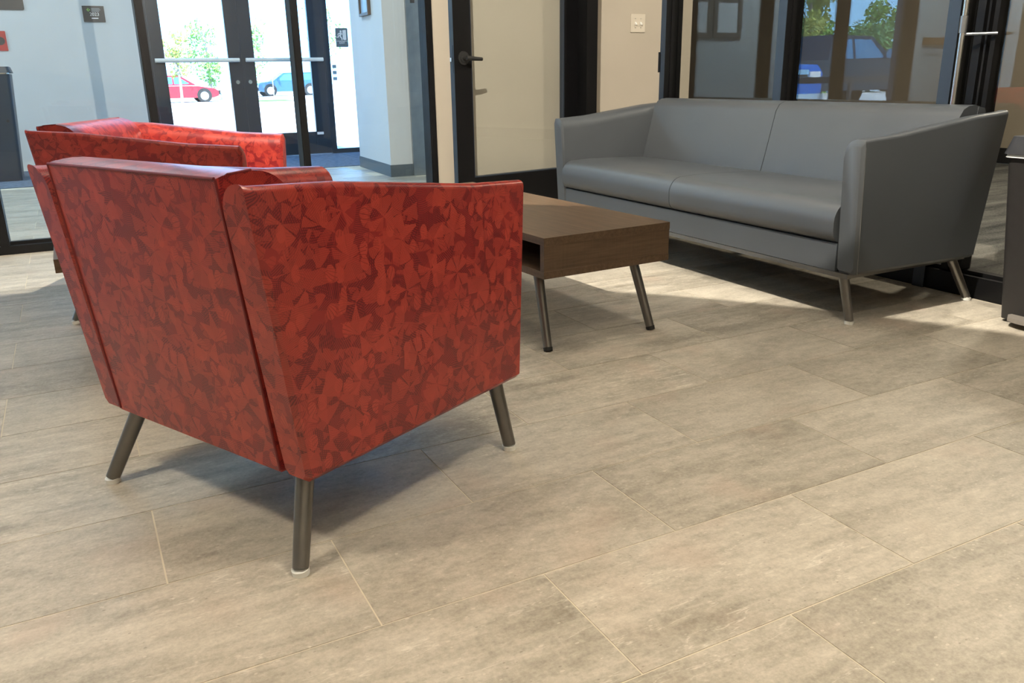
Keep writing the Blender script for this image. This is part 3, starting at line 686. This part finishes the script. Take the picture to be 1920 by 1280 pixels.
# ------------------------------------------------------------------ outdoors
GZ = -.2
struct(obj('ground', B(-90, 90, 12.2, 160, GZ-.3, GZ), M['concrete'])); struct(obj('ground_apron', B((-90, -8.6, -3, 12.2, GZ-.3, GZ), (3.4, 90, 10.5, 12.2, GZ-.3, GZ)), M['concrete']))
def vehicle(name, loc, rz, L, body, cabin, Wd, wins, wheels, col, label, cat='car', extra=None, rw=.33):
    """side profiles are (x forward, z) polygons in metres; local origin under the centre"""
    r = empty(name, loc, rz); P = paint(name+'_paint_'+cat, col)
    bm = bmesh.new(); prism(bm, body, lambda u, v, w: (u, w, v), -Wd/2, Wd/2); bevel(bm, .05, 2, 20); obj('body', bm, P, r, True)
    bm = bmesh.new(); zb, zt = cabin[0][1], max(z for _, z in cabin)
    va = []; n = len(cabin)
    for s in (-1, 1): va.append([bm.verts.new((x, s*(Wd/2-.06-.16*(z-zb)/(zt-zb)), z)) for x, z in cabin])
    for i in range(n): bm.faces.new((va[0][i], va[0][(i+1) % n], va[1][(i+1) % n], va[1][i]))
    bm.faces.new(va[0][::-1]); bm.faces.new(va[1]); bevel(bm, .03, 2, 20); obj('cabin', bm, P, r, True)
    for win in wins:
        for s in (-1, 1):
            bm = bmesh.new(); f = lambda z: s*(Wd/2-.06-.16*(z-zb)/(zt-zb)+.004)
            a = [bm.verts.new((x, f(z), z)) for x, z in win]; b = [bm.verts.new((x, f(z)-s*.02, z)) for x, z in win]; k = len(win)
            for i in range(k): bm.faces.new((a[i], a[(i+1) % k], b[(i+1) % k], b[i]))
            bm.faces.new(a); bm.faces.new(b[::-1]); obj('side_window', bm, M['carglass'], r)
    # windscreen on the forward slope of the cabin
    fs = sorted(cabin, key=lambda q: -q[0])[:1][0]; ft = max((q for q in cabin if q[1] > zt-.08), key=lambda q: q[0])
    bm = bmesh.new(); nrm = Vector((fs[1]-ft[1], 0, fs[0]-ft[0])).normalized()*-1; nrm = Vector((abs(nrm.x), 0, abs(nrm.z)))
    q0 = Vector((lerp(fs[0], ft[0], .1), 0, lerp(fs[1], ft[1], .1))); q1 = Vector((lerp(fs[0], ft[0], .9), 0, lerp(fs[1], ft[1], .9)))
    va = [bm.verts.new(q+nrm*.006+Vector((0, y, 0))) for q, y in ((q0, -Wd/2+.12), (q0, Wd/2-.12), (q1, Wd/2-.26), (q1, -Wd/2+.26))]; bm.faces.new(va); obj('windscreen', bm, M['carglass'], r)
    for x in wheels:
        for s in (-1, 1):
            bm = bmesh.new(); disc(bm, (x, s*(Wd/2-.20), rw), (0, s, 0), rw, .21, 28); bevel(bm, .03, 2, 60); wh = obj('wheel', bm, M['rubber'], r, True)
            bm = bmesh.new(); disc(bm, (x, s*(Wd/2+.012), rw), (0, s, 0), rw*.66, .012, 24); obj('wheel_rim', bm, M['chrome'], wh, True)
            bm = bmesh.new()
            disc(bm, (x, s*(Wd/2-.02), rw+.02), (0, s, 0), rw*1.16, .022, 28); obj('wheel_arch', bm, M['blacktip'], r)
    fx = max(x for x, z in body); zf = max(z for x, z in body if x > fx-.2)
    for s in (-1, 1):
        obj('headlight', B(fx-.06, fx+.012, s*(Wd/2-.22)-.16, s*(Wd/2-.22)+.16, zf-.30, zf-.14, bev=.02), M['sign_white'], r)
        mx = fs[0]-.35
        obj('mirror', B(mx-.06, mx+.06, s*(Wd/2+.10)-.11, s*(Wd/2+.10)+.11, fs[1]+.02, fs[1]+(.30 if cat == 'truck' else .16), bev=.03), M['chrome'] if cat == 'truck' else P, r)
    g = obj('grille', B(fx-.05, fx+.02, -Wd/2+.42, Wd/2-.42, zf-.36, zf-.10, bev=.015), M['chrome'] if cat == 'truck' else M['blacktip'], r)
    obj('grille_bar', B(fx+.015, fx+.03, -Wd/2+.46, Wd/2-.46, zf-.25, zf-.20), M['blacktip'] if cat == 'truck' else M['chrome'], g)
    obj('bumper', B(fx-.12, fx+.10, -Wd/2+.03, Wd/2-.03, .38, .60, bev=.03), M['chrome'] if cat == 'truck' else M['blacktip'], r)
    tag(r, label, cat); return r
sedan = [(-2.2, .35), (-2.22, .8), (-2.1, .92), (1.1, .90), (2.0, .74), (2.15, .60), (2.15, .35), (1.9, .25), (-1.9, .25)]
scab = [(-1.5, .90), (1.05, .88), (.25, 1.40), (-.9, 1.42), (-1.35, 1.2)]
vehicle('car', (5.55, 50.3, GZ), math.radians(0), 4.4, [(x, z*.94) for x, z in sedan], scab, 1.8, [[(-1.2, .95), (-.15, .95), (-.15, 1.33), (-.85, 1.34)], [(-.07, .95), (.75, .95), (.2, 1.31), (-.07, 1.33)]], (-1.35, 1.4), (.42, .010, .022), 'red car parked outside, seen through the entrance doors')
suv = [(-2.2, .4), (-2.25, 1.0), (1.2, 1.02), (2.1, .9), (2.2, .7), (2.2, .4), (1.9, .3), (-1.9, .3)]
vehicle('car', (14.4, 62, GZ), math.radians(180), 4.5, suv, [(-2.1, 1.0), (1.15, 1.0), (.35, 1.55), (-1.9, 1.58)], 1.85, [[(-1.8, 1.05), (-.6, 1.05), (-.6, 1.48), (-1.7, 1.48)], [(-.5, 1.05), (.85, 1.05), (.3, 1.46), (-.5, 1.48)]], (-1.4, 1.4), (.030, .10, .22), 'dark blue car parked outside, right of the red car', rw=.38)
trk = [(-3.0, .55), (-3.0, 1.25), (-.9, 1.27), (1.3, 1.30), (2.75, 1.22), (2.9, 1.05), (2.9, .55), (2.6, .45), (-2.8, .45)]
tcab = [(-1.0, 1.25), (1.55, 1.27), (.75, 1.90), (-.75, 1.93)]
twin = [[(-.85, 1.30), (-.05, 1.30), (-.05, 1.82), (-.68, 1.83)], [(.05, 1.30), (1.2, 1.32), (.70, 1.80), (.05, 1.82)]]
vehicle('truck', (-14.9, 19.3, GZ), PI, 5.9, [(x*1.1, z*1.07) for x, z in trk], [(x*1.1, z*1.07) for x, z in tcab], 2.0, [[(x*1.1, z*1.07) for x, z in w_] for w_ in twin], (-2.1, 2.1), (.020, .030, .045), 'dark pickup truck outside, mirrored in the office glass', 'truck', rw=.42)
vehicle('truck', (-7.5, 15.9, GZ), math.radians(-90), 5.9, [(x-.6, z*.98) for x, z in trk], [(x-.9, z*.98) for x, z in tcab], 1.9, [[(x-.9, z*.98) for x, z in w] for w in twin], (-2.4, 1.3), (.02, .14, .55), 'bright blue truck outside, lower left in the office glass reflection', 'truck', rw=.38)
def tree(loc, h, r, kind, label, n=1600, leafs=.16, low=.35, trunk=.09, shape=1.):
    o = empty('tree', loc); rr = random.Random(int(h*1000+loc[0]*77))
    bm = bmesh.new(); tube(bm, [(0, 0, -.02), (.03, .02, h*.3), (0, .05, h*.6), (.02, 0, h*.92)], [trunk, trunk*.8, trunk*.55, trunk*.15], 9)
    for i in range(7):
        a = rr.uniform(0, 6.28); z = h*rr.uniform(low, .75); tube(bm, [(0, 0, z), (r*.6*math.cos(a), r*.6*math.sin(a), z+h*.14)], [trunk*.4, trunk*.1], 6)
    obj('trunk', bm, M['bark'], o, True)
    vs, fs = [], []
    cl = [(rr.uniform(0, 6.28), rr.random()**.6, rr.uniform(low, 1.0), rr.uniform(.25, .5)) for _ in range(26)]
    for i in range(n):
        a, q, zf, cr = rr.choice(cl); env = r*math.sin(PI*min(1, max(.04, (zf-low*.9)/(1.06-low*.9))))**.6*shape
        c = Vector((q*env*math.cos(a), q*env*math.sin(a), h*zf)); d = Vector((rr.gauss(0, 1), rr.gauss(0, 1), rr.gauss(0, 1))).normalized()*cr*r*rr.random()**.4
        p = c+Vector((d.x, d.y, d.z*1.2)); u = Vector((rr.gauss(0, 1), rr.gauss(0, 1), rr.gauss(0, 1))).normalized(); w = u.orthogonal().normalized(); s = leafs*rr.uniform(.5, 1.2)
        b = len(vs); vs += [p-u*s, p+w*s*.5, p+u*s, p-w*s*.5]; fs.append((b, b+1, b+2, b+3))
    me = bpy.data.meshes.new('foliage'); me.from_pydata([tuple(v) for v in vs], [], fs); obj('foliage', me, M[kind], o)
    tag(o, label, 'tree'); return o
G = GZ
tree((8.0, 54, G), 4.6, 1.1, 'leaf', 'narrow green tree outside, left of the centre door stiles', 900, .13, .2)
tree((4.9, 42, G), 3.2, .8, 'leafy', 'yellow green young tree outside behind the left door leaf', 500, .11, .45, .07)
tree((11.6, 60, G), 4.6, 1.5, 'leaf', 'green tree outside behind the right door leaf', 700, .15, .35)
tree((9.9, 36, G), 4.0, .8, 'leaf', 'slim green tree outside near the right door stile', 350, .10, .45)
tree((-22.0, 27.0, G), 8.0, 1.0, 'leafy', 'tall narrow yellow green tree mirrored at the left in the office glass', 4200, .13, .06)
tree((-25.7, 30.0, G), 2.7, 1.5, 'leaf', 'low bushy tree mirrored behind the pickup cab', 3500, .13, .12)
tree((-29.4, 30.0, G), 3.0, 1.5, 'leafd', 'rounded green tree mirrored right of the dark glazing bar', 4200, .13, .12)
tree((-34.2, 33.2, G), 4.2, 1.9, 'leaf', 'broad green tree mirrored farthest right in the office glass', 4500, .15, .10)
tree((-34.0, 38.5, G), 2.9, 2.0, 'leafd', 'pale green bush mirrored between the pickup and the sky', 3000, .16, .1)
gr = tag(obj('lawn', B(8.6, 11.2, 46.5, 49.5, GZ-.01, GZ+.02), M['grass']), 'small green lawn patch outside beyond the right door leaf', 'grass')
fn = empty('canopy', (0, 58, GZ))
obj('fascia', B(3.9, 9.4, -.2, .2, 2.55, 2.78), M['sign_grey'], fn)
for x in (4.2, 9.2): obj('post', B(x-.06, x+.06, -.06, .06, 0, 2.55), M['sign_grey'], fn)
tag(fn, 'long low grey canopy outside above the red car', 'canopy')
sp_ = empty('utility_pole', (12.1, 56, GZ)); bm = bmesh.new(); tube(bm, [(0, 0, 0), (0, 0, 2.4)], .03, 8); obj('post', bm, M['sign_grey'], sp_); obj('crossarm', B(-.45, .45, -.03, .03, 1.6, 1.66), M['sign_grey'], sp_)
tag(sp_, 'thin grey pole with crossarm outside behind the blue car', 'pole')
hr = empty('handrail', (0, 12.35, GZ))
obj('top_rail', B(-12, -5.2, -.03, .03, .83, .95), M['rail'], hr)
for x in (-11.5, -9.6, -7.9, -5.4): obj('post', B(x-.04, x+.04, -.03, .03, 0, .83), M['rail'], hr)
tag(hr, 'dark brown handrail outside, mirrored in front of the trucks', 'handrail')
